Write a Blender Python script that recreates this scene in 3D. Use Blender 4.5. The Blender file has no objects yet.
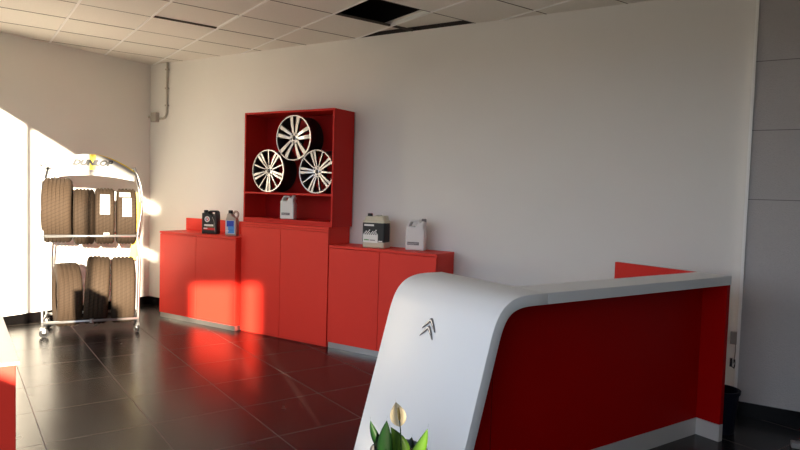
import bpy, bmesh, math, random
from mathutils import Matrix, Vector, Euler
from math import sin, cos, pi, radians, atan2, sqrt
random.seed(4)
S = bpy.context.scene
COL = S.collection

# ------------------------------------------------------------------ camera
cam_d = bpy.data.cameras.new('camera'); cam = bpy.data.objects.new('camera', cam_d); COL.objects.link(cam)
R_, U_, F_ = Vector((0.85005, 0.52584, 0.02991)), Vector((-0.05205, 0.02730, 0.99827)), Vector((-0.52412, 0.85013, -0.05098))
F_.normalize(); R_ = F_.cross(Vector((-0.05205, 0.02730, 0.99827))).normalized(); U_ = R_.cross(F_)
cam.matrix_world = Matrix(((R_.x, U_.x, -F_.x, 0), (R_.y, U_.y, -F_.y, 0), (R_.z, U_.z, -F_.z, 1.52), (0, 0, 0, 1)))
cam_d.sensor_width = 36; cam_d.lens = 623.47 / 800 * 36; cam_d.clip_start = 0.02
S.camera = cam

# ------------------------------------------------------------------ light
SUN_DIR = Vector((-1, 0.72, -0.165)).normalized()
sd = bpy.data.lights.new('sun', 'SUN'); sun = bpy.data.objects.new('sun', sd); COL.objects.link(sun)
sd.energy = 28.0; sd.angle = radians(0.6); sd.color = (1.0, 0.86, 0.66)
sun.rotation_euler = SUN_DIR.to_track_quat('-Z', 'Y').to_euler(); sun.location = (6, -6, 5)
w = bpy.data.worlds.new('sky'); S.world = w; w.use_nodes = True
wn, wl = w.node_tree.nodes, w.node_tree.links
bg = wn['Background']
tc = wn.new('ShaderNodeTexCoord'); sp = wn.new('ShaderNodeSeparateXYZ'); rp = wn.new('ShaderNodeValToRGB')
wl.new(tc.outputs['Generated'], sp.inputs[0]); wl.new(sp.outputs['Z'], rp.inputs[0]); wl.new(rp.outputs[0], bg.inputs[0])
rp.color_ramp.elements[0].position = 0.0; rp.color_ramp.elements[0].color = (0.10, 0.085, 0.07, 1)
rp.color_ramp.elements[1].position = 0.04; rp.color_ramp.elements[1].color = (0.78, 0.88, 1.0, 1)
e = rp.color_ramp.elements.new(0.7); e.color = (0.55, 0.70, 1.0, 1)
bg.inputs[1].default_value = 2.05
S.view_settings.view_transform = 'Standard'; S.view_settings.look = 'None'
S.view_settings.exposure = 0.06; S.view_settings.gamma = 1.0; S.view_settings.use_curve_mapping = False

# the ceiling / floor grid and the glazed front are turned against the walls
GA = radians(-22.53)
GX, GY = Vector((cos(GA), sin(GA), 0)), Vector((-sin(GA), cos(GA), 0))
def grid(X, Y, z=0): return GX * X + GY * Y + Vector((0, 0, z))
XL, YB, XR, CH = -6.93, 5.11, 9.0, 3.047      # left wall, back wall, right wall, ceiling height
YF = -0.6                                     # front facade line in grid coordinates
# daylight portals in the openings of the glazed front (they only guide the sampling of the sky)
def portal(w0, w1, z0, z1):
    l = bpy.data.lights.new('window_portal', 'AREA'); l.shape = 'RECTANGLE'; l.size = abs(w1 - w0); l.size_y = z1 - z0
    l.cycles.is_portal = True
    o = bpy.data.objects.new('window_portal', l); COL.objects.link(o)
    o.matrix_world = Matrix.Translation(grid(-(w0 + w1) / 2, YF - 0.06, (z0 + z1) / 2)) @ (GY).to_track_quat('-Z', 'Z').to_matrix().to_4x4()

# ------------------------------------------------------------------ materials
def nd(nt, t, **kw):
    n = nt.nodes.new(t)
    for k, v in kw.items(): setattr(n, k, v)
    return n
def mat(name, color, rough=0.5, metal=0.0, bump=0.0, bscale=60, var=0.0, vscale=3, coat=0.0, spec=0.5):
    m = bpy.data.materials.new(name); m.use_nodes = True; nt = m.node_tree; b = nt.nodes['Principled BSDF']
    b.inputs['Base Color'].default_value = (*color, 1); b.inputs['Roughness'].default_value = rough
    b.inputs['Metallic'].default_value = metal; b.inputs['Coat Weight'].default_value = coat
    b.inputs['Specular IOR Level'].default_value = spec
    t = nd(nt, 'ShaderNodeTexCoord')
    if var > 0:
        n = nd(nt, 'ShaderNodeTexNoise'); n.inputs['Scale'].default_value = vscale; n.inputs['Detail'].default_value = 4
        nt.links.new(t.outputs['Object'], n.inputs['Vector'])
        mx = nd(nt, 'ShaderNodeMix', data_type='RGBA')
        mx.inputs['A'].default_value = (*[c * (1 - var) for c in color], 1)
        mx.inputs['B'].default_value = (*[min(1, c * (1 + var)) for c in color], 1)
        nt.links.new(n.outputs[0], mx.inputs['Factor']); nt.links.new(mx.outputs['Result'], b.inputs['Base Color'])
    if bump > 0:
        n = nd(nt, 'ShaderNodeTexNoise'); n.inputs['Scale'].default_value = bscale; n.inputs['Detail'].default_value = 3
        nt.links.new(t.outputs['Object'], n.inputs['Vector'])
        bp = nd(nt, 'ShaderNodeBump'); bp.inputs['Strength'].default_value = bump; bp.inputs['Distance'].default_value = 0.01
        nt.links.new(n.outputs[0], bp.inputs['Height']); nt.links.new(bp.outputs[0], b.inputs['Normal'])
    return m
M_WALL = mat('plaster_white', (0.83, 0.81, 0.765), 0.85, bump=0.10, bscale=30, var=0.02)
M_PANEL = mat('textured_panel', (0.50, 0.475, 0.46), 0.8, bump=0.5, bscale=120, var=0.05, vscale=60)
M_TILE = mat('ceiling_tile', (0.80, 0.775, 0.71), 0.95, bump=0.5, bscale=140, var=0.06, vscale=90)
M_TILE2 = mat('ceiling_tile_new', (0.80, 0.77, 0.70), 0.95, bump=0.4, bscale=140, var=0.04, vscale=90)
M_TBAR = mat('ceiling_bar', (0.92, 0.91, 0.88), 0.35)
M_DARKGAP = mat('ceiling_joint', (0.10, 0.085, 0.07), 0.9)
M_SLAB = mat('void_shade_concrete', (0.025, 0.02, 0.018), 0.95, bump=0.3, var=0.2)  # near-black: the darkness of the ceiling void is put into the colour
M_BASE = mat('black_skirting', (0.004, 0.0036, 0.0036), 0.25, spec=0.15)
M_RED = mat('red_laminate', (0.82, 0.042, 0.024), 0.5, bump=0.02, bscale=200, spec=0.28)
M_REDIN = mat('red_laminate_recess_shade', (0.34, 0.006, 0.006), 0.5, spec=0.1)  # same red, darker: shade inside the shelf is put into the colour
M_REDSH = mat('red_laminate_dimmed', (0.60, 0.022, 0.016), 0.45, spec=0.15)  # red dimmed in the colour for the weak light on shelf and desk return
M_DESKRED = mat('desk_red_laminate_shaded', (0.42, 0.001, 0.001), 0.45, spec=0.08)  # red darkened in the colour: desk front is turned away from the windows
M_WHITE = mat('white_solid_surface', (0.87, 0.87, 0.85), 0.35, var=0.01)
M_TOP = mat('pale_laminate', (0.70, 0.58, 0.52), 0.4)
M_ALU = mat('brushed_aluminium', (0.50, 0.48, 0.46), 0.32, metal=0.9)
M_DPL = mat('satin_metal_plinth', (0.66, 0.62, 0.58), 0.45, metal=0.25)
M_LABEL = mat('tyre_paper_label', (0.42, 0.41, 0.39), 0.8, spec=0.1)
M_CHROME = mat('chrome', (0.82, 0.82, 0.82), 0.12, metal=1.0)
M_STEEL = mat('silver_tube', (0.42, 0.42, 0.42), 0.32, metal=0.8)
M_DCHROME = mat('dark_chrome', (0.10, 0.10, 0.11), 0.2, metal=0.9)
M_BLACK = mat('black_plastic', (0.015, 0.015, 0.017), 0.35)
M_BANNER = mat('white_board', (0.36, 0.355, 0.34), 0.6, spec=0.1)
M_YEL = mat('yellow_board', (0.85, 0.62, 0.02), 0.5)
M_INK = mat('black_ink', (0.02, 0.02, 0.02), 0.6)
M_GREYINK = mat('grey_ink', (0.22, 0.20, 0.20), 0.6)
M_REDINK = mat('red_ink', (0.65, 0.02, 0.02), 0.5)
M_BLUEINK = mat('blue_ink', (0.01, 0.05, 0.45), 0.5)
M_CYAN = mat('light_blue_ink', (0.05, 0.28, 0.70), 0.5)
M_GREEN = mat('green_ink', (0.10, 0.35, 0.10), 0.5)
M_PAPER = mat('white_paper', (0.85, 0.84, 0.80), 0.7)
M_PINKINK = mat('faded_pink_print', (0.80, 0.55, 0.45), 0.7)
M_JUG = mat('white_plastic', (0.80, 0.78, 0.74), 0.35)
M_CLEAR = mat('cloudy_plastic', (0.62, 0.56, 0.42), 0.3)
M_SILVERP = mat('silver_plastic', (0.40, 0.34, 0.28), 0.35, metal=0.35)
M_CONDUIT = mat('grey_conduit', (0.48, 0.44, 0.38), 0.5)
M_ALLOY = mat('machined_alloy', (0.78, 0.77, 0.76), 0.25, metal=0.7)
M_ALLOYD = mat('black_alloy', (0.018, 0.018, 0.02), 0.35, metal=0.3)
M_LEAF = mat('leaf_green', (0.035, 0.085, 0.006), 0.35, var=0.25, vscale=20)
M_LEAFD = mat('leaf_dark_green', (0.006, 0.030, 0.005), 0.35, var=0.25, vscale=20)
M_SPATHE = mat('cream_petal', (0.64, 0.53, 0.33), 0.5, var=0.15, vscale=40)
M_SPADIX = mat('ochre_spadix', (0.45, 0.30, 0.08), 0.7, bump=0.6, bscale=300)
M_POT = mat('grey_planter', (0.12, 0.12, 0.125), 0.5)
M_SOIL = mat('potting_soil', (0.03, 0.02, 0.015), 0.95, bump=1.0, bscale=90)
M_BIN = mat('navy_bin_plastic', (0.005, 0.006, 0.014), 0.5, spec=0.2)
M_SOCKET = mat('grey_socket', (0.30, 0.28, 0.26), 0.5)

def floor_mat():
    m = bpy.data.materials.new('dark_floor_tile'); m.use_nodes = True; nt = m.node_tree; b = nt.nodes['Principled BSDF']; b.inputs['Specular IOR Level'].default_value = 0.34
    L = nt.links.new
    t = nd(nt, 'ShaderNodeTexCoord'); s = nd(nt, 'ShaderNodeSeparateXYZ'); L(t.outputs['Object'], s.inputs[0])
    def line(out, off):
        a = nd(nt, 'ShaderNodeMath', operation='ADD'); L(out, a.inputs[0]); a.inputs[1].default_value = off
        d = nd(nt, 'ShaderNodeMath', operation='DIVIDE'); L(a.outputs[0], d.inputs[0]); d.inputs[1].default_value = 0.6
        f = nd(nt, 'ShaderNodeMath', operation='FRACT'); L(d.outputs[0], f.inputs[0])
        g = nd(nt, 'ShaderNodeMath', operation='SUBTRACT'); L(f.outputs[0], g.inputs[0]); g.inputs[1].default_value = 0.5
        h = nd(nt, 'ShaderNodeMath', operation='ABSOLUTE'); L(g.outputs[0], h.inputs[0])
        c = nd(nt, 'ShaderNodeMath', operation='GREATER_THAN'); L(h.outputs[0], c.inputs[0]); c.inputs[1].default_value = 0.5 - 0.0028 / 0.6
        return c.outputs[0]
    # lines at X' = -(4.08+.6k), Y' = 1.035+.6k
    lx = line(s.outputs['X'], 4.08); ly = line(s.outputs['Y'], -1.035)
    mxm = nd(nt, 'ShaderNodeMath', operation='MAXIMUM'); L(lx, mxm.inputs[0]); L(ly, mxm.inputs[1])
    n = nd(nt, 'ShaderNodeTexNoise'); n.inputs['Scale'].default_value = 2.5; n.inputs['Detail'].default_value = 6; L(t.outputs['Object'], n.inputs['Vector'])
    cr = nd(nt, 'ShaderNodeMix', data_type='RGBA'); cr.inputs['A'].default_value = (0.012, 0.010, 0.009, 1); cr.inputs['B'].default_value = (0.024, 0.020, 0.018, 1)
    L(n.outputs[0], cr.inputs['Factor'])
    mx = nd(nt, 'ShaderNodeMix', data_type='RGBA'); L(mxm.outputs[0], mx.inputs['Factor']); L(cr.outputs['Result'], mx.inputs['A'])
    mx.inputs['B'].default_value = (0.16, 0.12, 0.10, 1); L(mx.outputs['Result'], b.inputs['Base Color'])
    rr = nd(nt, 'ShaderNodeMapRange'); L(mxm.outputs[0], rr.inputs[0]); rr.inputs['To Min'].default_value = 0.23; rr.inputs['To Max'].default_value = 0.8
    n2 = nd(nt, 'ShaderNodeTexNoise'); n2.inputs['Scale'].default_value = 5; L(t.outputs['Object'], n2.inputs['Vector'])
    ad = nd(nt, 'ShaderNodeMath', operation='MULTIPLY_ADD'); L(n2.outputs[0], ad.inputs[0]); ad.inputs[1].default_value = 0.06; L(rr.outputs[0], ad.inputs[2])
    L(ad.outputs[0], b.inputs['Roughness'])
    return m
M_FLOOR = floor_mat()

def tyre_mat(name, n_sipes, color=(0.042, 0.027, 0.017)):
    m = bpy.data.materials.new(name); m.use_nodes = True; nt = m.node_tree; b = nt.nodes['Principled BSDF']; L = nt.links.new
    b.inputs['Base Color'].default_value = (*color, 1); b.inputs['Roughness'].default_value = 0.8; b.inputs['Specular IOR Level'].default_value = 0.15
    t = nd(nt, 'ShaderNodeTexCoord'); s = nd(nt, 'ShaderNodeSeparateXYZ'); L(t.outputs['Object'], s.inputs[0])
    a = nd(nt, 'ShaderNodeMath', operation='ARCTAN2'); L(s.outputs['Z'], a.inputs[0]); L(s.outputs['Y'], a.inputs[1])
    k = nd(nt, 'ShaderNodeMath', operation='MULTIPLY'); L(a.outputs[0], k.inputs[0]); k.inputs[1].default_value = n_sipes
    x = nd(nt, 'ShaderNodeMath', operation='MULTIPLY_ADD'); L(s.outputs['X'], x.inputs[0]); x.inputs[1].default_value = 90; L(k.outputs[0], x.inputs[2])
    sn = nd(nt, 'ShaderNodeMath', operation='SINE'); L(x.outputs[0], sn.inputs[0])
    g = nd(nt, 'ShaderNodeMath', operation='GREATER_THAN'); L(sn.outputs[0], g.inputs[0]); g.inputs[1].default_value = 0.75
    mx = nd(nt, 'ShaderNodeMix', data_type='RGBA'); L(g.outputs[0], mx.inputs['Factor']); mx.inputs['A'].default_value = (*color, 1)
    mx.inputs['B'].default_value = (*[c * 0.72 for c in color], 1); L(mx.outputs['Result'], b.inputs['Base Color'])
    iv = nd(nt, 'ShaderNodeMath', operation='SUBTRACT'); iv.inputs[0].default_value = 1; L(g.outputs[0], iv.inputs[1])
    bp = nd(nt, 'ShaderNodeBump'); bp.inputs['Strength'].default_value = 0.35; bp.inputs['Distance'].default_value = 0.003
    L(iv.outputs[0], bp.inputs['Height']); L(bp.outputs[0], b.inputs['Normal'])
    return m
M_TY = [tyre_mat('rubber_tread_fine', 70), tyre_mat('rubber_tread_blocky', 46, (0.038, 0.025, 0.016)), tyre_mat('rubber_tread_wide', 56, (0.050, 0.033, 0.021))]

# ------------------------------------------------------------------ mesh helpers
def obj(name, bm, m, parent=None, smooth=False, bevel=0.0, seg=2):
    me = bpy.data.meshes.new(name); bm.normal_update(); bm.to_mesh(me); bm.free()
    ms = m if isinstance(m, (list, tuple)) else [m]
    for k in ms: me.materials.append(k)
    if smooth:
        for p in me.polygons: p.use_smooth = True
    o = bpy.data.objects.new(name, me); COL.objects.link(o)
    if parent: o.parent = parent
    if bevel > 0:
        md = o.modifiers.new('bevel', 'BEVEL'); md.width = bevel; md.segments = seg; md.limit_method = 'ANGLE'; md.angle_limit = radians(40)
    return o
def box(bm, x0, x1, y0, y1, z0, z1, M=None):
    vs = [bm.verts.new(Vector(p) if M is None else M @ Vector(p)) for p in
          [(x0, y0, z0), (x1, y0, z0), (x1, y1, z0), (x0, y1, z0), (x0, y0, z1), (x1, y0, z1), (x1, y1, z1), (x0, y1, z1)]]
    for f in [(0, 3, 2, 1), (4, 5, 6, 7), (0, 1, 5, 4), (1, 2, 6, 5), (2, 3, 7, 6), (3, 0, 4, 7)]: bm.faces.new([vs[i] for i in f])
    return bm
def bx(*a, M=None): return box(bmesh.new(), *a, M=M)
def prism(bm, pts, a0, a1, f):
    """extrude a closed outline; f(p, a) -> 3D"""
    A = [bm.verts.new(f(p, a0)) for p in pts]; B = [bm.verts.new(f(p, a1)) for p in pts]
    n = len(pts); bm.faces.new(A); bm.faces.new(B[::-1])
    for i in range(n): bm.faces.new([A[i], B[i], B[(i + 1) % n], A[(i + 1) % n]])
    bmesh.ops.recalc_face_normals(bm, faces=bm.faces[:])
    return bm
def tube(bm, pts, r, n=10, cap=True):
    pts = [Vector(p) for p in pts]; rings = []; prev = None
    for i, p in enumerate(pts):
        t = (pts[min(i + 1, len(pts) - 1)] - pts[max(i - 1, 0)]).normalized()
        if prev is None: a = t.orthogonal().normalized()
        else: a = (prev - t * prev.dot(t)).normalized()
        prev = a; b = t.cross(a); rr = r[i] if isinstance(r, (list, tuple)) else r
        rings.append([bm.verts.new(p + (a * cos(2 * pi * k / n) + b * sin(2 * pi * k / n)) * rr) for k in range(n)])
    for i in range(len(rings) - 1):
        for k in range(n): bm.faces.new([rings[i][k], rings[i][(k + 1) % n], rings[i + 1][(k + 1) % n], rings[i + 1][k]])
    if cap: bm.faces.new(rings[0][::-1]); bm.faces.new(rings[-1])
    return bm
def lathe(bm, prof, n=48, axis='X', center=(0, 0, 0), closed=False):
    c = Vector(center); rings = []
    for (a, r) in prof:
        ring = []
        for k in range(n):
            q = 2 * pi * k / n
            v = (a, r * cos(q), r * sin(q)) if axis == 'X' else ((r * cos(q), a, r * sin(q)) if axis == 'Y' else (r * cos(q), r * sin(q), a))
            ring.append(bm.verts.new(c + Vector(v)))
        rings.append(ring)
    m = len(rings)
    for i in range(m if closed else m - 1):
        A, B = rings[i], rings[(i + 1) % m]
        for k in range(n): bm.faces.new([A[k], A[(k + 1) % n], B[(k + 1) % n], B[k]])
    if not closed:
        for ring, pr in ((rings[0], prof[0]), (rings[-1], prof[-1])):
            if pr[1] > 1e-4: bm.faces.new(ring)
    bmesh.ops.recalc_face_normals(bm, faces=bm.faces[:])
    return bm
def tag(o, label=None, cat=None, group=None, kind=None):
    if label: o['label'] = label
    if cat: o['category'] = cat
    if group: o['group'] = group
    if kind: o['kind'] = kind
    return o
def empty(name, loc, rz=0):
    o = bpy.data.objects.new(name, None); COL.objects.link(o); o.location = loc; o.rotation_euler = (0, 0, rz); o.empty_display_size = 0.1
    return o
def struct(name, bm, m, parent=None, **k):
    o = obj(name, bm, m, parent, **k)
    if not parent: o['kind'] = 'structure'
    return o
def text_mesh(name, s, size, m, parent, loc, rot, shear=0.0, offset=0.0, ext=0.0008, sx=1.0):
    c = bpy.data.curves.new(name, 'FONT'); c.body = s; c.size = size; c.align_x = 'CENTER'; c.align_y = 'CENTER'
    c.shear = shear; c.offset = offset; c.extrude = ext; c.resolution_u = 4
    t = bpy.data.objects.new('tmp', c); COL.objects.link(t); bpy.context.view_layer.update()
    me = bpy.data.meshes.new_from_object(t.evaluated_get(bpy.context.evaluated_depsgraph_get()))
    bpy.data.objects.remove(t); bpy.data.curves.remove(c)
    me.materials.clear(); me.materials.append(m); me.name = name
    o = bpy.data.objects.new(name, me); COL.objects.link(o); o.parent = parent; o.location = loc; o.rotation_euler = rot; o.scale = (sx, 1, 1)
    return o
def outline_solid(name, outer, holes, depth, bevel, m, parent, loc=(0, 0, 0)):
    """upright slab: outline in x,z with holes, thickness along y (front face at y=0), rounded edges"""
    c = bpy.data.curves.new(name, 'CURVE'); c.dimensions = '2D'; c.fill_mode = 'BOTH'
    for P in [outer] + holes:
        s = c.splines.new('POLY'); s.points.add(len(P) - 1)
        for i, (x, z) in enumerate(P): s.points[i].co = (x, z, 0, 1)
        s.use_cyclic_u = True
    c.extrude = depth / 2 - bevel; c.bevel_depth = bevel; c.bevel_resolution = 2; c.offset = -bevel
    t = bpy.data.objects.new('tmp', c); COL.objects.link(t); bpy.context.view_layer.update()
    me = bpy.data.meshes.new_from_object(t.evaluated_get(bpy.context.evaluated_depsgraph_get()))
    bpy.data.objects.remove(t); bpy.data.curves.remove(c)
    me.transform(Matrix.Rotation(pi / 2, 4, 'X')); me.transform(Matrix.Translation((0, depth / 2, 0)))
    me.materials.clear(); me.materials.append(m); me.name = name
    o = bpy.data.objects.new(name, me); COL.objects.link(o); o.parent = parent; o.location = loc
    return o
def round_poly(P, r=0.01, n=4):
    """round every corner of a closed 2D outline"""
    out = []; N = len(P)
    for i in range(N):
        a, b, c = Vector(P[i - 1]), Vector(P[i]), Vector(P[(i + 1) % N])
        d1, d2 = (a - b), (c - b); k = min(r, d1.length * 0.45, d2.length * 0.45)
        p, q = b + d1.normalized() * k, b + d2.normalized() * k
        for j in range(n + 1):
            t = j / n; out.append(tuple(p * (1 - t) ** 2 + b * 2 * t * (1 - t) + q * t * t))
    return out

# ================================================================== THE ROOM
# floor (object turned with the tile grid)
bm = bmesh.new()
fl = [Vector((XL - .1, 5.3, 0)), grid(-7.6, YF - .1), grid(10.4, YF - .1), Vector((XR + .1, 5.3, 0))]
Rm = Matrix.Rotation(-GA, 4, 'Z')
prism(bm, [(Rm @ v) for v in fl], -0.1, 0.0, lambda p, a: Vector((p.x, p.y, a)))
floor = struct('floor', bm, M_FLOOR); floor.rotation_euler = (0, 0, GA)
# walls
ZT = 3.55
struct('wall_left', bx(XL - .12, XL, 1.4, YB + .12, 0, CH + .002), M_WALL)
struct('wall_left_above_ceiling', bx(XL - .12, XL, 1.4, YB + .12, CH + .002, ZT), M_SLAB)  # coloured near-black to stand for shade above the tiles
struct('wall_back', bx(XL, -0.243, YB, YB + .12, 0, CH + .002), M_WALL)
struct('wall_back_above_ceiling', bx(XL, -0.243, YB, YB + .12, CH + .002, ZT), M_SLAB)  # dark colour stands for the shaded gap over the pushed up tiles
struct('wall_right', bx(-0.228, XR, YB - .05, YB + .12, 0, ZT), M_PANEL)
struct('wall_far_right', bx(XR, XR + .12, -4.6, YB + .12, 0, ZT), M_WALL)
bm = bx(-0.248, -0.228, YB - .062, YB + .1, 0, ZT); struct('trim_1', bm, M_TBAR)
bm = bmesh.new()
for z in (2.515, 2.035, 1.55): box(bm, -0.228, 3.0, YB - .0512, YB - .04, z - .003, z + .003)
struct('trim_2', bm, M_GREYINK)
# skirting
bb = 0.1
struct('baseboard_left', bx(XL, XL + .015, 1.9, YB, 0, bb), M_BASE)
struct('baseboard_back', bx(XL + .015, -0.25, YB - .015, YB, 0, bb), M_BASE)
struct('baseboard_right', bx(-0.228, 6, YB - .065, YB - .05, 0, bb), M_BASE)
# unseen front behind the viewpoint; piers, sills and openings shaped to cut the light
def fac(w0, w1, z0, z1):
    global fb
    M = Matrix.Rotation(GA, 4, 'Z'); box(fb, -w1, -w0, YF - .05, YF, z0, z1, M=M)
fb = bmesh.new()
fac(-10.2, -7.72, 0, ZT); fac(-4.90, -3.61, 0, ZT); fac(-7.72, -4.90, 0, 1.5); fac(-3.61, -1.75, 0, 1.15); fac(-1.75, -.6, 0, 1.44); fac(-3.61, -2.70, 1.15, 2.17); fac(-3.61, -2.70, 2.25, 2.76); fac(2.20, 2.25, 0, 2.88); fac(6.1, 7.3, 0, ZT)  # solid low panels and slit added to trim sun patches and sky light
fac(-7.0, -6.76, 0, 2.6); prism(fb, [(-7.72, 2.42), (-4.90, 2.06), (-4.90, ZT), (-7.72, ZT)], YF - .05, YF, lambda p, a: grid(-p[0], a, p[1])); fac(-3.61, 6.1, 2.88, ZT); fac(-0.6, -0.55, 0, 2.88)  # added mullion shades the plant; sloped header shapes the cabinet sun patch
wf = struct('wall_front_light_cut', fb, M_WALL)
for a in ((-7.72, -4.9, 1.5, 2.3), (-3.61, 2.2, 0, 2.88), (2.25, 6.1, 0, 2.88)): portal(*a)
# paving outside
bm = bmesh.new(); prism(bm, [grid(-12, YF - .05), grid(-12, -14), grid(14, -14), grid(14, YF - .05)], -.12, -.02, lambda p, a: Vector((p.x, p.y, a)))
struct('ground', bm, mat('paving', (0.20, 0.18, 0.15), 0.9, var=0.1))
# slab above the hung ceiling
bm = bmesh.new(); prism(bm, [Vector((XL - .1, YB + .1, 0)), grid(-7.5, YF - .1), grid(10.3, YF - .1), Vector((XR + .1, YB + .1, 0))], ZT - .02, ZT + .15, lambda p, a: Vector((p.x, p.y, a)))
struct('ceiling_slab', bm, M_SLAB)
# hung ceiling on its own grid
def clip(bm):
    for co, no in ((Vector((XL, 0, 0)), Vector((-1, 0, 0))), (Vector((0, YB, 0)), Vector((0, 1, 0))), (Vector((XR, 0, 0)), Vector((1, 0, 0))), (GY * (YF), -GY)):
        r = bmesh.ops.bisect_plane(bm, geom=bm.verts[:] + bm.edges[:] + bm.faces[:], plane_co=co, plane_no=no, clear_outer=True)
        ed = [e for e in r['geom_cut'] if isinstance(e, bmesh.types.BMEdge)]
        try: bmesh.ops.edgeloop_fill(bm, edges=ed)
        except Exception: pass
    return bm
MG = Matrix.Rotation(GA, 4, 'Z')
tiles = bmesh.new(); bars = bmesh.new(); gaps = bmesh.new(); newt = bmesh.new()
X0g, Y0g = -5.40, 2.086
for i in range(-6, 27):
    for j in range(-6, 13):
        xa, ya = X0g + .6 * i, Y0g + .6 * j
        cx, cy = xa + .3, ya + .3
        p = MG @ Vector((cx, cy, 0))
        if p.x < XL - .6 or p.x > XR + .6 or p.y > YB + .6 or cy < YF - .5: continue
        dz = random.uniform(0, .002)
        key = (i, j)
        if key == (1, 1): continue                       # the tile that is out
        if key in ((1, 2), (0, 2)): dz = 0.04           # pushed up tiles next to the hole
        tgt = tiles
        if key == (-1, -1): dz = 0.016; tgt = newt
        box(tgt, xa + .003, xa + .597, ya + .003, ya + .597, CH + dz, CH + dz + .014, M=MG)
for j in range(-6, 14): box(bars, -9, 12, Y0g + .6 * j - .009, Y0g + .6 * j + .009, CH - .006, CH + .0, M=MG); 
for j in range(-6, 14): box(bars, -9, 12, Y0g + .6 * j - .0015, Y0g + .6 * j + .0015, CH, CH + .03, M=MG)
for i in range(-6, 28): box(gaps, X0g + .6 * i - .0045, X0g + .6 * i + .0045, -3, 9, CH - .001, CH + .02, M=MG)
c0 = struct('ceiling', clip(tiles), M_TILE)
c1 = struct('ceiling_new_tile', clip(newt), M_TILE2, c0)
c2 = struct('ceiling_main_runner', clip(bars), M_TBAR, c0)
c3 = struct('ceiling_cross_runner', clip(gaps), M_DARKGAP, c0)

# ================================================================== CABINETS
def cabinet(name, x0, x1, yf, h, plinth, label, upstand=None, seam=None, cat='cabinet', depth=None, top_gap=0.0, ptype='alu', tall=False):
    r = tag(empty(name, ((x0 + x1) / 2, yf, 0)), label, cat)
    W2 = (x1 - x0) / 2; D = (YB - .018 - yf) if depth is None else depth
    obj('carcass', bx(-W2, W2, .02, D, plinth, h - .022), M_RED, r, bevel=.002)
    obj('top_panel', bx(-W2 - .002, W2 + .002, 0 if top_gap else -.004, D, h - .022, h), M_RED, r, bevel=.002)
    sm = 0 if seam is None else seam - (x0 + x1) / 2
    hh = h - .028 - top_gap
    for a, b in ((-W2 + .002, sm - .0025), (sm + .0025, W2 - .002)):
        obj('door', bx(a, b, 0, .018, plinth + .004, hh), M_RED, r, bevel=.002)
    if top_gap: obj('top_rail', bx(-W2 + .002, W2 - .002, 0, .018, hh + .004, h - .024), M_RED, r, bevel=.002)
    obj('plinth', bx(-W2 + .005, W2 - .005, .012, D, 0, plinth), M_ALU if ptype == 'alu' else M_RED, r)
    if upstand: obj('back_upstand', bx(upstand[0] - (x0 + x1) / 2, upstand[1] - (x0 + x1) / 2, D - .02, D, h, upstand[2]), M_RED, r, bevel=.002)
    return r
cabinet('low_cabinet', -6.15, -4.916, 4.68, 1.000, .052, 'low red two-door cabinet left of the alloy wheel display, oil cans on top', upstand=(-6.18, -4.922, 1.145))
cabinet('base_cabinet', -4.91, -3.735, 4.75, 1.168, .012, 'taller red two-door base cabinet carrying the open wheel display shelves', top_gap=.02, ptype='red', seam=-4.35)
cabinet('low_cabinet', -3.727, -2.55, 4.755, 1.0, .052, 'low red two-door cabinet right of the wheel display, two plastic canisters on top', seam=-3.145)
# open display shelf unit
SX0, SX1, SY0, SY1, SZ0, SZ1 = -4.900, -3.708, 4.765, 5.09, 1.17, 2.315
r = tag(empty('display_shelf', ((SX0 + SX1) / 2, SY0, SZ0)), 'open red display shelf unit holding three alloy wheels', 'shelf unit')
o = Vector(r.location)
def rb(name, x0, x1, y0, y1, z0, z1, m=M_REDSH): obj(name, bx(x0 - o.x, x1 - o.x, y0 - o.y, y1 - o.y, z0 - o.z, z1 - o.z), m, r, bevel=.0015)
T = .02
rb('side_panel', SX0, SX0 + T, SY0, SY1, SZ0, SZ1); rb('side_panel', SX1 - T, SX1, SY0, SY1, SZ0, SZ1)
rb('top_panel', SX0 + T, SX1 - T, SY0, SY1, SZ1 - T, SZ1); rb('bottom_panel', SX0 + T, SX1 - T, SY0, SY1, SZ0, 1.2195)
rb('shelf', SX0 + T, SX1 - T, SY0 + .003, SY1 - .012, 1.468, 1.488); rb('back_panel', SX0 + T, SX1 - T, SY1 - .012, SY1, 1.2195, SZ1 - T, M_REDIN)

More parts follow.
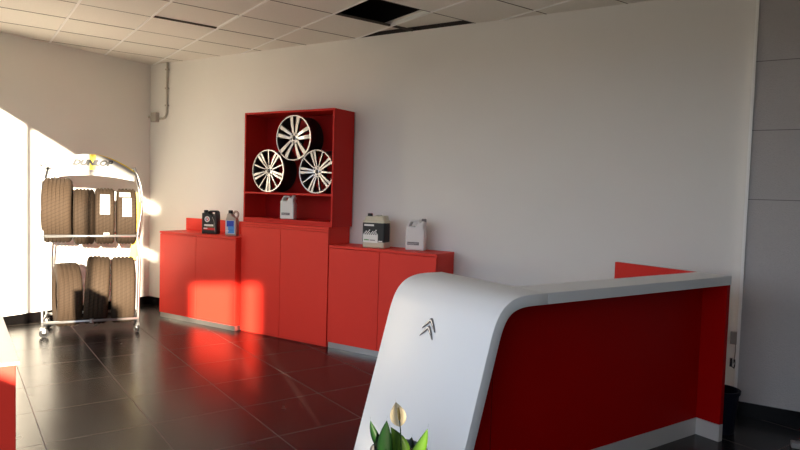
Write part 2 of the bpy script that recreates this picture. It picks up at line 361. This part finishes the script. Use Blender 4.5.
# ================================================================== ALLOY WHEELS
def alloy(name, c, R, width, kind, rot, label):
    r = tag(empty(name, (c[0], c[1], c[2] - R)), label, 'wheel', None)
    z = R
    # barrel: front lip at y=0, goes back to y=width
    prof = [(0.006, R - .012), (0.0, R - .006), (0.004, R), (0.014, R), (0.022, R - .010), (0.05, R - .022), (0.11, R - .028), (width - .03, R - .016), (width - .008, R - .006), (width, R - .004), (width, R - .012),
            (width - .03, R - .026), (0.11, R - .040), (0.05, R - .036), (0.02, R - .022)]
    obj('rim_barrel', lathe(bmesh.new(), prof, 64, 'Y', (0, 0, z), closed=True), M_ALLOYD, r, smooth=True)
    lip = [(-0.003, R - .014), (-0.004, R - .004), (0.004, R + .000), (0.006, R - .014)]
    obj('rim_lip', lathe(bmesh.new(), lip, 64, 'Y', (0, 0, z), closed=True), M_ALLOY, r)
    # face: spokes
    def spoke(a, r0, r1, t0, t1, w0, w1, y0, y1, th):
        """spoke from radius r0 to r1 running at tangential offsets t0 -> t1"""
        b = bmesh.new(); vs = []; d = Vector((sin(a), 0, cos(a))); t = Vector((cos(a), 0, -sin(a)))
        for (rr, tt, ww, yy) in ((r0, t0, w0, y0), ((r0 + r1) / 2, (t0 + t1) / 2, (w0 + w1) / 2, (y0 + y1) / 2 - .004), (r1, t1, w1, y1)):
            rad = sqrt(max(rr * rr - tt * tt, 0))
            for s, q in ((-1, 0), (1, 0), (1, th), (-1, th)):
                vs.append(b.verts.new(Vector((0, yy + q, z)) + d * rad + t * (tt + s * ww / 2 * (1.0 if q == 0 else 1.35))))
        for k in range(2):
            for s in range(4): b.faces.new([vs[k * 4 + s], vs[k * 4 + (s + 1) % 4], vs[k * 4 + 4 + (s + 1) % 4], vs[k * 4 + 4 + s]])
        b.faces.new(vs[0:4][::-1]); b.faces.new(vs[8:12]); bmesh.ops.recalc_face_normals(b, faces=b.faces[:])
        for f in b.faces: f.material_index = 0 if f.normal.y < -.5 else 1
        return b
    MM = [M_ALLOY, M_ALLOYD]
    for k in range(5):
        a = rot + 2 * pi * k / 5
        for s in (-1, 1):
            if kind == 'five': obj('spoke', spoke(a, .045, R - .010, s * .017, s * .046, .022, .042, .016, .003, .022), MM, r)
            else: obj('spoke', spoke(a, .040, R - .010, s * .009, s * .022, .011, .026, .016, .003, .02), MM, r)
        if kind != 'five': obj('spoke', spoke(a + pi / 5, .040, R - .010, 0, 0, .010, .013, .016, .003, .02), MM, r)
    hub = [(.010, .0), (.010, .022), (.012, .030), (.010, .052), (.016, .060), (.045, .060), (.045, .0)]
    obj('hub', lathe(bmesh.new(), hub, 40, 'Y', (0, 0, z)), M_ALLOY, r, smooth=False)
    obj('hub_cap', lathe(bmesh.new(), [(.004, 0), (.005, .016), (.008, .021), (.012, .022), (.012, 0)], 24, 'Y', (0, 0, z)), M_ALLOYD, r)
    for k in range(5):
        a = rot + pi / 5 + 2 * pi * k / 5
        obj('lug_hole', lathe(bmesh.new(), [(.0075, 0), (.0075, .009), (.012, .009), (.012, 0)], 14, 'Y', (sin(a) * .040, 0, z + cos(a) * .040)), M_ALLOYD, r)
    obj('brake_side_disc', lathe(bmesh.new(), [(.07, .0), (.07, .07), (.09, .075), (.09, .0)], 32, 'Y', (0, 0, z)), M_ALLOYD, r)
    return r
shz = 1.488
wl_ = alloy('alloy_wheel', (-4.590, 4.80, shz + .223), .223, .2, 'ten', .62, 'slim-spoked black and silver alloy wheel at the left of the display shelf')
wr_ = alloy('alloy_wheel', (-3.948, 4.80, shz + .219), .219, .2, 'ten', -.26, 'slim-spoked black and silver alloy wheel at the right of the display shelf')
alloy('alloy_wheel', (-4.252, 4.80, shz + .223 + .333), .232, .2, 'five', .05, 'wide-spoked silver alloy wheel resting on top of the two slim-spoked wheels')

# ================================================================== CANISTERS
def label_box(name, x0, x1, z0, z1, m, parent, y=-.0012, th=.0012):
    return obj(name, bx(x0, x1, y, y + th, z0, z1), m, parent)
def jug(x, y, z, rz, s, label, m=M_JUG, ink=True, dark_cap=False):
    r = tag(empty('plastic_jug', (x, y, z), rz), label, 'jug')
    w, h, d = .158 * s, .25 * s, .075 * s
    P = [(0, 0), (w, 0), (w, .155 * s), (w * .92, .185 * s), (w * .99, .215 * s), (w * .99, .226 * s), (w * .82, .232 * s), (w * .72, .215 * s), (w * .70, .24 * s), (w * .24, .24 * s), (w * .03, .185 * s), (0, .18 * s)]
    Hh = [(w * .20, .19 * s), (w * .50, .187 * s), (w * .60, .222 * s), (w * .30, .222 * s)]
    outline_solid('jug_body', round_poly(P, .012 * s), [round_poly(Hh, .007 * s)[::-1]], d, .012 * s, m, r)
    obj('jug_cap', lathe(bmesh.new(), [(.222 * s, 0), (.222 * s, .019 * s), (.246 * s, .019 * s), (.249 * s, .016 * s), (.249 * s, 0)], 20, 'Z', (w * .88, d / 2, 0)), M_GREYINK if dark_cap else m, r)
    if ink:
        lb = label_box('printed_label', w * .12, w * .72, .042 * s, .066 * s, M_GREYINK, r)
        for k in range(3): label_box('print_line', w * .14, w * (.66 - .1 * k), (.052 - .004 * k) * s + .004, (.052 - .004 * k) * s + .0052, M_PAPER, lb, y=-.002)
    return r
jug(-4.40, 4.785, 1.22, .22, 1.0, 'small white plastic jug with built-in handle on the lower shelf under the wheels')
jug(-2.955, 4.89, 1.00, .25, 1.17, 'white plastic jug with grey label, right of the black-labelled canister on the low cabinet', dark_cap=True)
# black oil can
def oil_can(x, y, z):
    r = tag(empty('oil_can', (x, y, z), .30), 'black motor oil can with round white badge and red stripe label', 'oil can')
    w, h, d = .190, .27, .085
    P = [(0, 0), (w, 0), (w, .20), (w * .97, .25), (w * .86, .266), (w * .52, .264), (w * .38, .248), (w * .30, .225), (w * .26, .235), (.0, .235), (0, .19)]
    Hh = [(w * .46, .232), (w * .60, .222), (w * .80, .208), (w * .86, .245), (w * .56, .248)]
    outline_solid('can_body', round_poly(P, .014), [round_poly(Hh, .006)[::-1]], d, .012, M_BLACK, r)
    obj('can_cap', lathe(bmesh.new(), [(.235, 0), (.235, .024), (.262, .024), (.265, .020), (.265, 0)], 24, 'Z', (.031, d / 2, 0)), M_BLACK, r)
    bd = obj('round_badge', lathe(bmesh.new(), [(-.0012, 0), (-.0012, .033), (.0005, .033), (.0005, 0)], 32, 'Y', (.072, 0, .165)), M_PAPER, r)
    for a0, mm in ((0.3, M_REDINK), (2.6, M_BLUEINK), (4.6, M_REDINK)):
        b = bmesh.new(); P = [(cos(a0 + t * 1.9) * .020, sin(a0 + t * 1.9) * .020) for t in [k / 8 for k in range(9)]] + [(cos(a0 + t * 1.9) * .011, sin(a0 + t * 1.9) * .011) for t in [k / 8 for k in range(8, -1, -1)]]
        prism(b, P, -.002, -.0008, lambda p, a: Vector((.072 + p[0], a, .165 + p[1]))); obj('badge_swirl', b, mm, bd)
    lb = label_box('name_label', .035, .150, .088, .108, M_PAPER, r)
    label_box('red_label', .028, .17, .045, .070, M_REDINK, r)
    label_box('label_line', .028, .075, .056, .068, M_PAPER, r, y=-.002)
    label_box('label_line', .06, .155, .078, .083, mat('olive_ink', (.35, .33, .15)), r)
    b = bmesh.new(); tube(b, [(.135, -.001, .19), (.155, -.001, .15), (.165, -.001, .10), (.17, -.001, .03)], .0016, 6); obj('side_stripe', b, M_ALU, r)
oil_can(-5.56, 4.775, 1.0)
def oil_bottle(x, y, z):
    r = tag(empty('oil_bottle', (x, y, z), .30), 'silver-grey oil bottle with blue label and looped handle beside the black can', 'oil bottle')
    w, d = .138, .07
    P = [(0, 0), (w, 0), (w, .16), (w * .90, .205), (w * .62, .215), (w * .50, .245), (w * .16, .245), (w * .12, .215), (0.002, .17)]
    outline_solid('bottle_body', round_poly(P, .016), [], d, .012, M_SILVERP, r)
    obj('bottle_cap', lathe(bmesh.new(), [(.243, 0), (.243, .024), (.275, .024), (.278, .02), (.278, 0)], 24, 'Z', (w * .34, d / 2, 0)), M_BLACK, r)
    b = bmesh.new(); pts = [Vector((w * .80 + cos(a) * .030, d / 2, .232 + sin(a) * .034)) for a in [(-150 + 300 * k / 16) * pi / 180 + .3 for k in range(17)]]
    tube(b, pts, .0115, 10); obj('loop_handle', b, M_SILVERP, r, smooth=True)
    label_box('white_label', .006, .118, .022, .170, mat('pale_label', (.55, .58, .66), .5), r)
    label_box('blue_label', .022, .108, .100, .165, M_BLUEINK, r, y=-.0024, th=.0024)
    label_box('light_blue_label', .040, .112, .030, .105, M_CYAN, r, y=-.003, th=.003)
    label_box('label_line', .012, .05, .05, .058, M_PAPER, r, y=-.0034, th=.003)
    label_box('label_line', .05, .10, .062, .066, M_BLUEINK, r, y=-.0034, th=.003)
oil_bottle(-5.185, 4.775, 1.0)
# jerry can with black and white label
def jerry():
    r = tag(empty('jerry_can', (-3.375, 4.80, 1.0), .10), 'cloudy plastic jerry can with black label and chequered white band', 'canister')
    w, h, d = .235, .285, .14
    b = bx(0, w, 0, d, 0, .262); obj('can_body', b, M_CLEAR, r, bevel=.018, seg=4)
    P = [(0.01, .250), (w - .01, .250), (w - .025, .308), (w * .72, .298), (w * .60, .312), (w * .45, .296), (w * .10, .296)]
    outline_solid('can_shoulder', round_poly(P, .012), [], d * .8, .012, M_CLEAR, r, (0, d * .1, 0))
    obj('can_cap', lathe(bmesh.new(), [(.29, 0), (.29, .024), (.320, .024), (.323, .02), (.323, 0)], 24, 'Z', (.055, d * .35, 0)), M_BLACK, r)
    b = bx(-.001, w + .0012, -.0012, d - .02, .048, .246); wrap = obj('black_label', b, M_INK, r, bevel=.0165, seg=4)
    wl2 = label_box('white_label', .012, w * .93 - .05, .050, .124, M_PAPER, r, y=-.003)
    # chequered band
    b = bmesh.new()
    for i in range(13):
        for j in range(4):
            if (i + j) % 2 == 0 and j < 2 + (i * 7) % 3: box(b, .016 + i * .0115, .016 + (i + 1) * .0115, -.0024, -.001, .124 + j * .012, .136 + j * .012)
    obj('chequered_band', b, M_PAPER, r)
    label_box('name_print', .022, .125, .205, .222, M_PAPER, r, y=-.0024)
    label_box('green_print', .024, .075, .070, .080, M_GREEN, wl2, y=-.004)
    label_box('grey_print', .085, .14, .070, .078, M_GREYINK, wl2, y=-.004)
    label_box('side_print', .175, .215, .062, .072, M_PAPER, r, y=-.0024)
jerry()

# ================================================================== TYRE RACK
RA = radians(56.97); RO = Vector((-6.118, 3.317, 0)); RL = .862; RDp = .48
rk = tag(empty('tyre_rack', RO, RA), 'silver wheeled tyre rack with an arched white header board by the left wall', 'rack')
rr_ = .0125
def post(y, mirror):
    s = -1 if mirror else 1; x0 = 0 if mirror else RL
    P = [(0.0, .10), (.004, .35), (.010, .75), (-.010, 1.0), (.022, 1.22), (.030, 1.40), (.005, 1.56), (-.045, 1.70)]
    b = bmesh.new(); pts = []
    for i in range(len(P) - 1):
        for k in range(4):
            t = k / 4; p0, p1, p2, p3 = P[max(i - 1, 0)], P[i], P[i + 1], P[min(i + 2, len(P) - 1)]
            cr = lambda a: .5 * (2 * p1[a] + (p2[a] - p0[a]) * t + (2 * p0[a] - 5 * p1[a] + 4 * p2[a] - p3[a]) * t * t + (3 * p1[a] - p0[a] - 3 * p2[a] + p3[a]) * t ** 3)
            pts.append((x0 + s * cr(0) * (.6 if mirror else 1), y, cr(1)))
    pts.append((x0 + s * P[-1][0] * (.6 if mirror else 1), y, P[-1][1]))
    tube(b, pts, .011, 10); obj('post', b, M_STEEL, rk, smooth=True)
for y in (0, RDp):
    for m_ in (True, False): post(y, m_)
for z in (1.0, .145):
    for y in (0, RDp):
        b = bmesh.new(); tube(b, [(-.006, y, z), (RL + .006, y, z)], .0135, 12); o2 = obj('rail', b, M_STEEL, rk, smooth=True)
    for x in (0, RL):
        b = bmesh.new(); tube(b, [(x, 0, z), (x, RDp, z)], .011, 10); obj('end_rail', b, M_STEEL, rk, smooth=True)
b = bmesh.new(); tube(b, [(RL * .5, 0, .145 - .02), (RL * .5, 0, .145 + .02)], .018, 12); obj('rail_joint', b, M_STEEL, rk)
for x in (0, RL):
    b = bmesh.new(); tube(b, [(x + (-.027 if x == 0 else -.045), 0, 1.69), (x + (-.027 if x == 0 else -.045), RDp, 1.69)], .010, 10)
    obj('top_end_rail', b, M_STEEL, rk, smooth=True)
# casters
def caster(x, y):
    c = obj('caster', bx(-.012, .012, -.02, .02, .075, .10), M_STEEL, rk); c.location = (x, y, 0)
    b = lathe(bmesh.new(), [(-.012, 0), (-.012, .038), (-.008, .044), (.008, .044), (.012, .038), (.012, 0)], 24, 'X', (0, .014, .044)); obj('caster_wheel', b, M_BLACK, c)
    b = lathe(bmesh.new(), [(-.0135, 0), (-.0135, .028), (.0135, .028), (.0135, 0)], 20, 'X', (0, .014, .044)); obj('wheel_disc', b, M_CHROME, c)
    b = bmesh.new()
    for s in (-1, 1): box(b, s * .015 - .0015, s * .015 + .0015, -.004, .028, .045, .085)
    obj('caster_fork', b, M_STEEL, c)
    c.rotation_euler = (0, 0, -1.35 if x == 0 else .25)
for x in (0, RL):
    for y in (0, RDp): caster(x, y)
# header board
def arc(x, zc, ze): u_ = (x - .41) / .41; return ze + (zc - ze) * (1 - abs(u_) ** 1.9)
xs = [-.005 + .83 * k / 28 for k in range(29)]
P = [(x, arc(x, 1.825, 1.668)) for x in xs] + [(x, arc(x, 1.606, 1.56)) for x in xs[::-1]]
b = bmesh.new(); prism(b, P, .196, .204, lambda p, a: Vector((p[0], a, p[1]))); hb = obj('header_board', b, M_BANNER, rk)
P = [(x, arc(x, 1.825, 1.668) + .002) for x in xs if x > .45] + [(x, arc(x, 1.825, 1.668) - .002 - .011 * min(1, (x - .45) / .25)) for x in xs[::-1] if x > .45]
b = bmesh.new(); prism(b, P, .194, .2055, lambda p, a: Vector((p[0], a, p[1]))); obj('yellow_edge', b, M_YEL, hb)
obj('yellow_stripe', bx(.405, .462, .194, .196, 1.665, 1.822), M_YEL, hb)
obj('grey_clip', bx(.402, .465, .192, .196, 1.640, 1.664), M_GREYINK, hb)
text_mesh('header_lettering', 'DUNLOP', .074, M_INK, hb, (.425, .1925, 1.733), (pi / 2, 0, 0), shear=.35, offset=.0056, sx=1.18)
b = bmesh.new(); prism(b, [(.225, 1.722), (.225, 1.742), (.243, 1.734)], .1925, .196, lambda p, a: Vector((p[0], a, p[1]))); obj('arrow_mark', b, M_INK, hb)
obj('brand_sticker', bx(.0, .062, .193, .1955, 1.652, 1.672), M_INK, hb)
# yellow side board at the right end
P = [(.815, 1.45), (.875, 1.44), (.915, 1.2), (.880, 1.0), (.895, .80), (.85, .70), (.78, .71), (.825, .95), (.84, 1.2)]
b = bmesh.new(); prism(b, round_poly(P, .04), .435, .441, lambda p, a: Vector((p[0], a, p[1]))); obj('side_board', b, M_YEL, rk)

# ================================================================== TYRES
def tyre_mesh(R, W, Ri, grooves, name, m):
    h = W / 2; P = []
    P += [(-h * .72, Ri), (-h * .80, Ri + .012), (-h * 1.0, Ri + (R - Ri) * .42), (-h * .985, Ri + (R - Ri) * .68), (-h * .90, R - .018), (-h * .80, R - .006)]
    gs = [(-.52 + 1.04 * k / (grooves - 1)) * h for k in range(grooves)]
    for g in gs: P += [(g - .0065, R - .0008 - abs(g / h) ** 3 * .006), (g - .0050, R - .010), (g + .0050, R - .010), (g + .0065, R - .0008 - abs(g / h) ** 3 * .006)]
    P += [(h * .80, R - .006), (h * .90, R - .018), (h * .985, Ri + (R - Ri) * .68), (h, Ri + (R - Ri) * .42), (h * .80, Ri + .012), (h * .72, Ri)]
    P += [(h * .78, Ri + .03), (h * .86, Ri + (R - Ri) * .5), (h * .7, R - .022), (-h * .7, R - .022), (-h * .86, Ri + (R - Ri) * .5), (-h * .78, Ri + .03)]
    bm = lathe(bmesh.new(), P, 96, 'X', closed=True)
    return bm
def tyre(x, yc, zr, R, W, Ri, grooves, m, label, group, yaw=0.0, lean=0.0, stickers=()):
    zc = zr + sqrt((R + .0135) ** 2 - (RDp / 2) ** 2)
    p = Matrix.Rotation(RA, 4, 'Z') @ Vector((x, yc, 0)) + RO
    o = obj('tyre', tyre_mesh(R, W, Ri, grooves, 'tyre', m), m, None)
    for f in o.data.polygons: f.use_smooth = True
    md = o.modifiers.new('edge', 'EDGE_SPLIT'); md.split_angle = radians(38)
    o.location = (p.x, p.y, zc); o.rotation_euler = (0, lean, RA + yaw); tag(o, label, 'tyre', group)
    for (x0, x1, za, zb, mm) in stickers:
        b = bmesh.new(); a0, a1 = math.asin((za - zc) / R), math.asin((zb - zc) / R); n = 8; rows = []
        for k in range(n + 1):
            a = a0 + (a1 - a0) * k / n; rows.append([b.verts.new((xx, -cos(a) * q, sin(a) * q)) for (xx, q) in ((x0, R + .001), (x1, R + .001), (x1, R + .003), (x0, R + .003))])
        for k in range(n):
            for s in range(4): b.faces.new([rows[k][s], rows[k][(s + 1) % 4], rows[k + 1][(s + 1) % 4], rows[k + 1][s]])
        b.faces.new(rows[0]); b.faces.new(rows[-1][::-1]); bmesh.ops.recalc_face_normals(b, faces=b.faces[:])
        st = obj('paper_label', b, mm, o)
    return o
G1 = 'tyres on the rack'
UZ, LZ = 1.0, .145
tyre(.118, .24, UZ, .328, .262, .215, 5, M_TY[2], 'extra-wide worn tyre at the left end of the upper rack row', G1)
tyre(.356, .24, UZ, .288, .190, .19, 4, M_TY[1], 'narrower tyre without paper label on the upper rack row, second from left', G1)
tyre(.545, .24, UZ, .292, .186, .19, 4, M_TY[1], 'tyre with one tall white paper label, third along the upper rack row', G1,
     stickers=[(-.042, .048, 1.22, 1.415, M_LABEL), (-.01, .045, .985, 1.035, M_LABEL), (.0, .036, 1.34, 1.39, M_PINKINK)])
tyre(.748, .24, UZ, .292, .190, .19, 4, M_TY[1], 'tyre with two white paper labels at the right end of the upper rack row', G1,
     stickers=[(-.040, .046, 1.20, 1.385, M_LABEL), (-.07, .036, 1.395, 1.44, M_LABEL), (-.02, .03, 1.30, 1.345, M_PINKINK)])
tyre(.198, .24, LZ, .325, .226, .205, 4, M_TY[0], 'slightly turned shorter tyre at the left end of the lower rack row', G1, yaw=.165)
tyre(.478, .24, LZ, .352, .225, .205, 4, M_TY[2], 'slightly leaning tyre in the middle of the lower rack row', G1, lean=.05)
tyre(.722, .24, LZ, .348, .225, .205, 4, M_TY[2], 'tyre at the right end of the lower rack row beside the corner', G1)

# ================================================================== RECEPTION DESK
DA = radians(65.51)
dk = tag(empty('reception_desk', (0, 0, 0), DA), 'reception desk with white waterfall end, chevron emblem and shaded red front', 'reception desk')
DB = Vector((2.9, 2.4, 0)); dk.location = Matrix.Rotation(DA, 4, 'Z') @ DB
def L3(u_, n_, z_): return Vector((u_, n_, z_)) - DB
def bez(P0, P1, P2, P3, n): return [tuple(P0[i] * (1 - t) ** 3 + 3 * P1[i] * t * (1 - t) ** 2 + 3 * P2[i] * t * t * (1 - t) + P3[i] * t ** 3 for i in (0, 1)) for t in [k / n for k in range(n + 1)]]
ZD, TH = 1.06, .056
outer = [(1.672, 0.0)] + bez((1.903, .845), (1.945, 1.005), (2.00, ZD), (2.17, ZD), 18) + [(2.27, ZD)]
inner = []
for i, p in enumerate(outer):
    a = Vector(outer[max(i - 1, 0)]); c = Vector(outer[min(i + 1, len(outer) - 1)]); t = (c - a).normalized(); n_ = Vector((t.y, -t.x)); inner.append(tuple(Vector(p) + n_ * TH))
inner[0] = (inner[0][0], 0.0)
b = bmesh.new(); N0, N1 = 2.08, 2.925
prism(b, outer + inner[::-1], N0, N1, lambda p, a: L3(p[0], a, p[1]))
wfp = obj('waterfall_panel', b, M_WHITE, dk, bevel=.002)
for f in wfp.data.polygons: f.use_smooth = True
wfp.modifiers.new('edge', 'EDGE_SPLIT').split_angle = radians(30)
b = bmesh.new(); vv = L3(0, 0, 0)
box(b, 2.272 + vv.x, 3.925 + vv.x, N0 + vv.y, 2.305 + vv.y, ZD - TH, ZD + vv.z); obj('counter_ledge', b, M_WHITE, dk, bevel=.002)
# red front under the ledge, cut to the waterfall
zi = [p for p in inner if p[1] > .11]
low = inner[0][0] + (inner[1][0] - inner[0][0]) * (.11 / inner[1][1])
fp = [(low + .002, .11)] + [(p[0] + .002, p[1] - .001) for p in zi] + [(3.885, ZD - TH - .001), (3.885, .11)]
mid = 2.075
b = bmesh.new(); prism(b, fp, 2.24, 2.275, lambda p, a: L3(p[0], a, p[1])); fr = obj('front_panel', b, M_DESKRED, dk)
b = bmesh.new(); box(b, mid + vv.x, mid + .003 + vv.x, 2.2392 + vv.y, 2.2402 + vv.y, .115, .98); obj('panel_seam', b, M_DCHROME, fr)
def dbox(name, u0, u1, n0, n1, z0, z1, m, par=None, bev=.0015):
    b = bmesh.new(); box(b, u0 + vv.x, u1 + vv.x, n0 + vv.y, n1 + vv.y, z0, z1); return obj(name, b, m, par or dk, bevel=bev)
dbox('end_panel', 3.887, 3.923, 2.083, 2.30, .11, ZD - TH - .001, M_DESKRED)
dbox('return_panel', 3.887, 3.923, 2.306, 2.925, .0, ZD, M_REDSH)
dbox('front_plinth', low + .02, 3.884, 2.236, 2.275, 0, .109, M_DPL)
dbox('end_plinth', 3.884, 3.924, 2.082, 2.30, 0, .109, M_DPL)
dbox('work_surface', 2.30, 3.885, 2.277, 2.92, .72, .75, M_WHITE)
# chevron emblem on the leaning panel
p0 = Vector((1.903, .845)); tdir = (Vector((1.672, 0)) - p0).normalized()
def onpanel(nn, along, out): 
    q = p0 + tdir * along; nrm = Vector((-abs(tdir.y), 0)).normalized(); no = Vector((tdir.y, -tdir.x)).normalized()
    if no.x > 0: no = -no
    return L3(q.x + no.x * out, nn, q.y + no.y * out)
em = None
def chev(dn, da, sc=1.0, par=None):
    P = [(-.058, .062), (-.030, .026), (-.008, .0), (.004, -.004), (.014, .004), (.036, .032), (.054, .062), (.046, .060), (.028, .042), (.008, .026), (-.004, .020), (-.022, .036)]
    b = bmesh.new(); prism(b, P, .0002, .006, lambda p, a: onpanel(2.538 + dn - p[0] * sc, da + p[1] * sc, a))
    e = obj('chevron_emblem', b, M_DCHROME, dk, bevel=.001, seg=1)
    P2 = [(-.050, .054), (-.026, .020), (-.006, .004), (.010, .010), (.030, .034), (.020, .030), (.006, .014), (-.004, .011), (-.022, .028)]
    b = bmesh.new(); prism(b, P2, .006, .0075, lambda p, a: onpanel(2.538 + dn - p[0] * sc, da + p[1] * sc, a)); obj('chevron_highlight', b, M_ALU, e)
chev(-.006, -.038); chev(-.001, .002)

# ================================================================== RED COUNTER AT THE LEFT EDGE
C0 = Vector((-1.647, .836, 0)); CA = radians(157.47)
rc = tag(empty('counter_divider', C0, CA), 'slim red counter divider with pale top at the left edge of the view', 'counter')
obj('counter_body', bx(0.008, .69, .008, .172, 0, 1.052), M_RED, rc, bevel=.002)
obj('counter_top', bx(0, .70, 0, .18, 1.052, 1.060), M_TOP, rc, bevel=.001)

# ================================================================== PLANT
PL = Vector((-1.28, 2.12, 0))
pl = tag(empty('peace_lily', PL, 0), 'potted peace lily with one cream flower in front of the white desk end', 'plant')
prof = [(0, 0), (0, .08), (.30, .10), (.476, .118), (.482, .118), (.482, .110), (.45, .108), (.45, 0)]
obj('planter', lathe(bmesh.new(), prof, 40, 'Z'), M_POT, pl, smooth=False)
obj('soil', lathe(bmesh.new(), [(.445, 0), (.445, .107), (.456, .103), (.460, 0)], 30, 'Z'), M_SOIL, pl)
RIGHT, UP, BACK = Vector((R_.x, R_.y, 0)).normalized(), Vector((0, 0, 1)), Vector((F_.x, F_.y, 0)).normalized()
def leaf(name, base, tip, width, bend, m, facing=1.0, n=12, fold=.25, thick=.0008, sidev=None, tail=.10):
    """a pointed blade from base to tip that arches by 'bend'"""
    width *= .82 if name == 'leaf' else 1
    b = bmesh.new(); base, tip, bend = Vector(base), Vector(tip), Vector(bend); rows = []
    ax = (tip - base).normalized(); side = (sidev or RIGHT); side = (side - ax * side.dot(ax)).normalized(); nor = ax.cross(side)
    for k in range(n + 1):
        t = k / n; c = base.lerp(tip, t) + bend * (4 * t * (1 - t)) * .5
        wv = width / 2 * (max(0, sin(pi * min(1, t / (1 - tail)) ** .85)) ** .8 if t < 1 - tail else 0) + .0012 * (1 - t)
        rows.append([(c - side * wv + nor * wv * fold), (c - side * wv * .5 + nor * wv * fold * .4), c, (c + side * wv * .5 + nor * wv * fold * .4), (c + side * wv + nor * wv * fold)])
    g = [[b.verts.new(v) for v in r_] for r_ in rows]
    for k in range(n):
        for s in range(4): b.faces.new([g[k][s], g[k][s + 1], g[k + 1][s + 1], g[k + 1][s]])
    o = obj(name, b, m, pl, smooth=True); md = o.modifiers.new('s', 'SOLIDIFY'); md.thickness = thick
    return o
def P3(dx, dz, dy=0): return RIGHT * (dx * 1.1) + UP * (1.52 + (dz - 1.52) * 1.1) + BACK * dy      # metres from the stem foot
# pixel scale at this distance is about 270 px per metre
b = bmesh.new(); tube(b, [P3(.012, .52, .0), P3(.008, .60, 0), P3(.003, .655, 0), P3(-.002, .69, 0)], [.0028, .0026, .0022, .0020], 8); obj('flower_stalk', b, M_LEAFD, pl, smooth=True)
leaf('spathe', P3(.001, .662, .004), P3(-.020, .765, .006), .064, BACK * .02, M_SPATHE, n=14, fold=-.35, tail=.16)
b = bmesh.new(); tube(b, [P3(-.001, .688, -.004), P3(-.003, .705, -.006), P3(-.006, .722, -.005), P3(-.008, .735, -.004)], [.0035, .0055, .0055, .003], 10); obj('spadix', b, M_SPADIX, pl, smooth=True)
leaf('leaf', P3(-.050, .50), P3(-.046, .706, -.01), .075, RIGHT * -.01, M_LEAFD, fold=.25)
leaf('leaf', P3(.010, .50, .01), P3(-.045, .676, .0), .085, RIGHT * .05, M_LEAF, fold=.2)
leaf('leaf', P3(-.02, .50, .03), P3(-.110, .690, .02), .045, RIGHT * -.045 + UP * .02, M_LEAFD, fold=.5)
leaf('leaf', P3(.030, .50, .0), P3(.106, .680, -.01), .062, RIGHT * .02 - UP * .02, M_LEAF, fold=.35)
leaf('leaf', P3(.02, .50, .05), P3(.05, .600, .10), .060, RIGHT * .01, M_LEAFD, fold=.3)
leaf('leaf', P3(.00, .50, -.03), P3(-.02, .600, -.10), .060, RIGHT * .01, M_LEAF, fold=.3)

# ================================================================== SMALL THINGS
# conduit and junction box in the corner
cd = tag(empty('conduit_pipe', (-6.585, YB, 2.3)), 'grey conduit pipe running down the corner from the ceiling to a junction box', 'pipe')
b = bmesh.new(); P = [(0, -.018, CH - 2.3), (0, -.018, .22)] + [(-.08 + cos(a) * .08, -.018, .16 + sin(a) * .08 - .02) for a in [0, -.35, -.7, -1.05, -1.4]] + [(-.14, -.018, .062)]
tube(b, P, .013, 12); obj('pipe', b, M_CONDUIT, cd, smooth=True)
for z in (.65, .42, .21): obj('pipe_clip', bx(-.02, .02, -.034, 0, z, z + .018), M_CONDUIT, cd)
jb = tag(empty('junction_box', (-6.80, YB, 2.32)), 'small grey junction box high in the room corner', 'junction box')
obj('box', bx(-.055, .05, -.05, 0, 0, .12), M_CONDUIT, jb, bevel=.006); obj('box_lid', bx(-.05, .045, -.056, -.05, .006, .114), M_CONDUIT, jb, bevel=.003)
b = bmesh.new(); tube(b, [(-.055, -.02, .07), (-.13, -.02, .07)], .012, 10); obj('wall_tube', b, M_CONDUIT, jb)
# socket with hanging cable
sk = tag(empty('wall_socket', (-.262, YB, .50)), 'small grey wall box with a dangling cable between the desk and the panelled wall', 'socket')
obj('socket_box', bx(-.030, .026, -.035, 0, 0, .09), M_SOCKET, sk, bevel=.004)
b = bmesh.new(); tube(b, [(.006, -.02, .0), (.008, -.02, -.05), (.004, -.022, -.10), (-.002, -.022, -.14)], .003, 6); obj('cable', b, M_SOCKET, sk)
b = bmesh.new(); box(b, -.024, -.008, -.03, -.012, -.165, -.105); tube(b, [(-.016, -.02, -.16), (.004, -.022, -.175), (.012, -.022, -.14), (.004, -.022, -.11)], .005, 6); obj('plug', b, M_BLACK, sk)
# waste bin
bn = tag(empty('waste_bin', (-.300, 4.63, 0)), 'dark navy waste bin behind the right end of the desk', 'bin')
obj('bin_body', lathe(bmesh.new(), [(0, 0), (0, .088), (.27, .108), (.27, .102), (.01, .082), (.01, 0)], 32, 'Z'), M_BIN, bn, smooth=False)
obj('bin_rim', lathe(bmesh.new(), [(.262, .102), (.262, .115), (.285, .117), (.285, .102)], 32, 'Z', closed=True), M_BIN, bn)
# grey power strip on the floor at the right
ps = tag(empty('power_strip', (.135, 4.60, 0), .1), 'pale grey power strip lying on the floor at the lower right', 'power strip')
obj('strip_body', bx(-.03, .25, -.03, .03, 0, .035), M_SOCKET, ps, bevel=.006)
b = bmesh.new()
for k in range(4): lathe(b, [(.035, 0), (.035, .018), (.037, .018), (.037, 0)], 16, 'Z', (.01 + k * .062, 0, 0))
obj('strip_socket', b, M_GREYINK, ps)
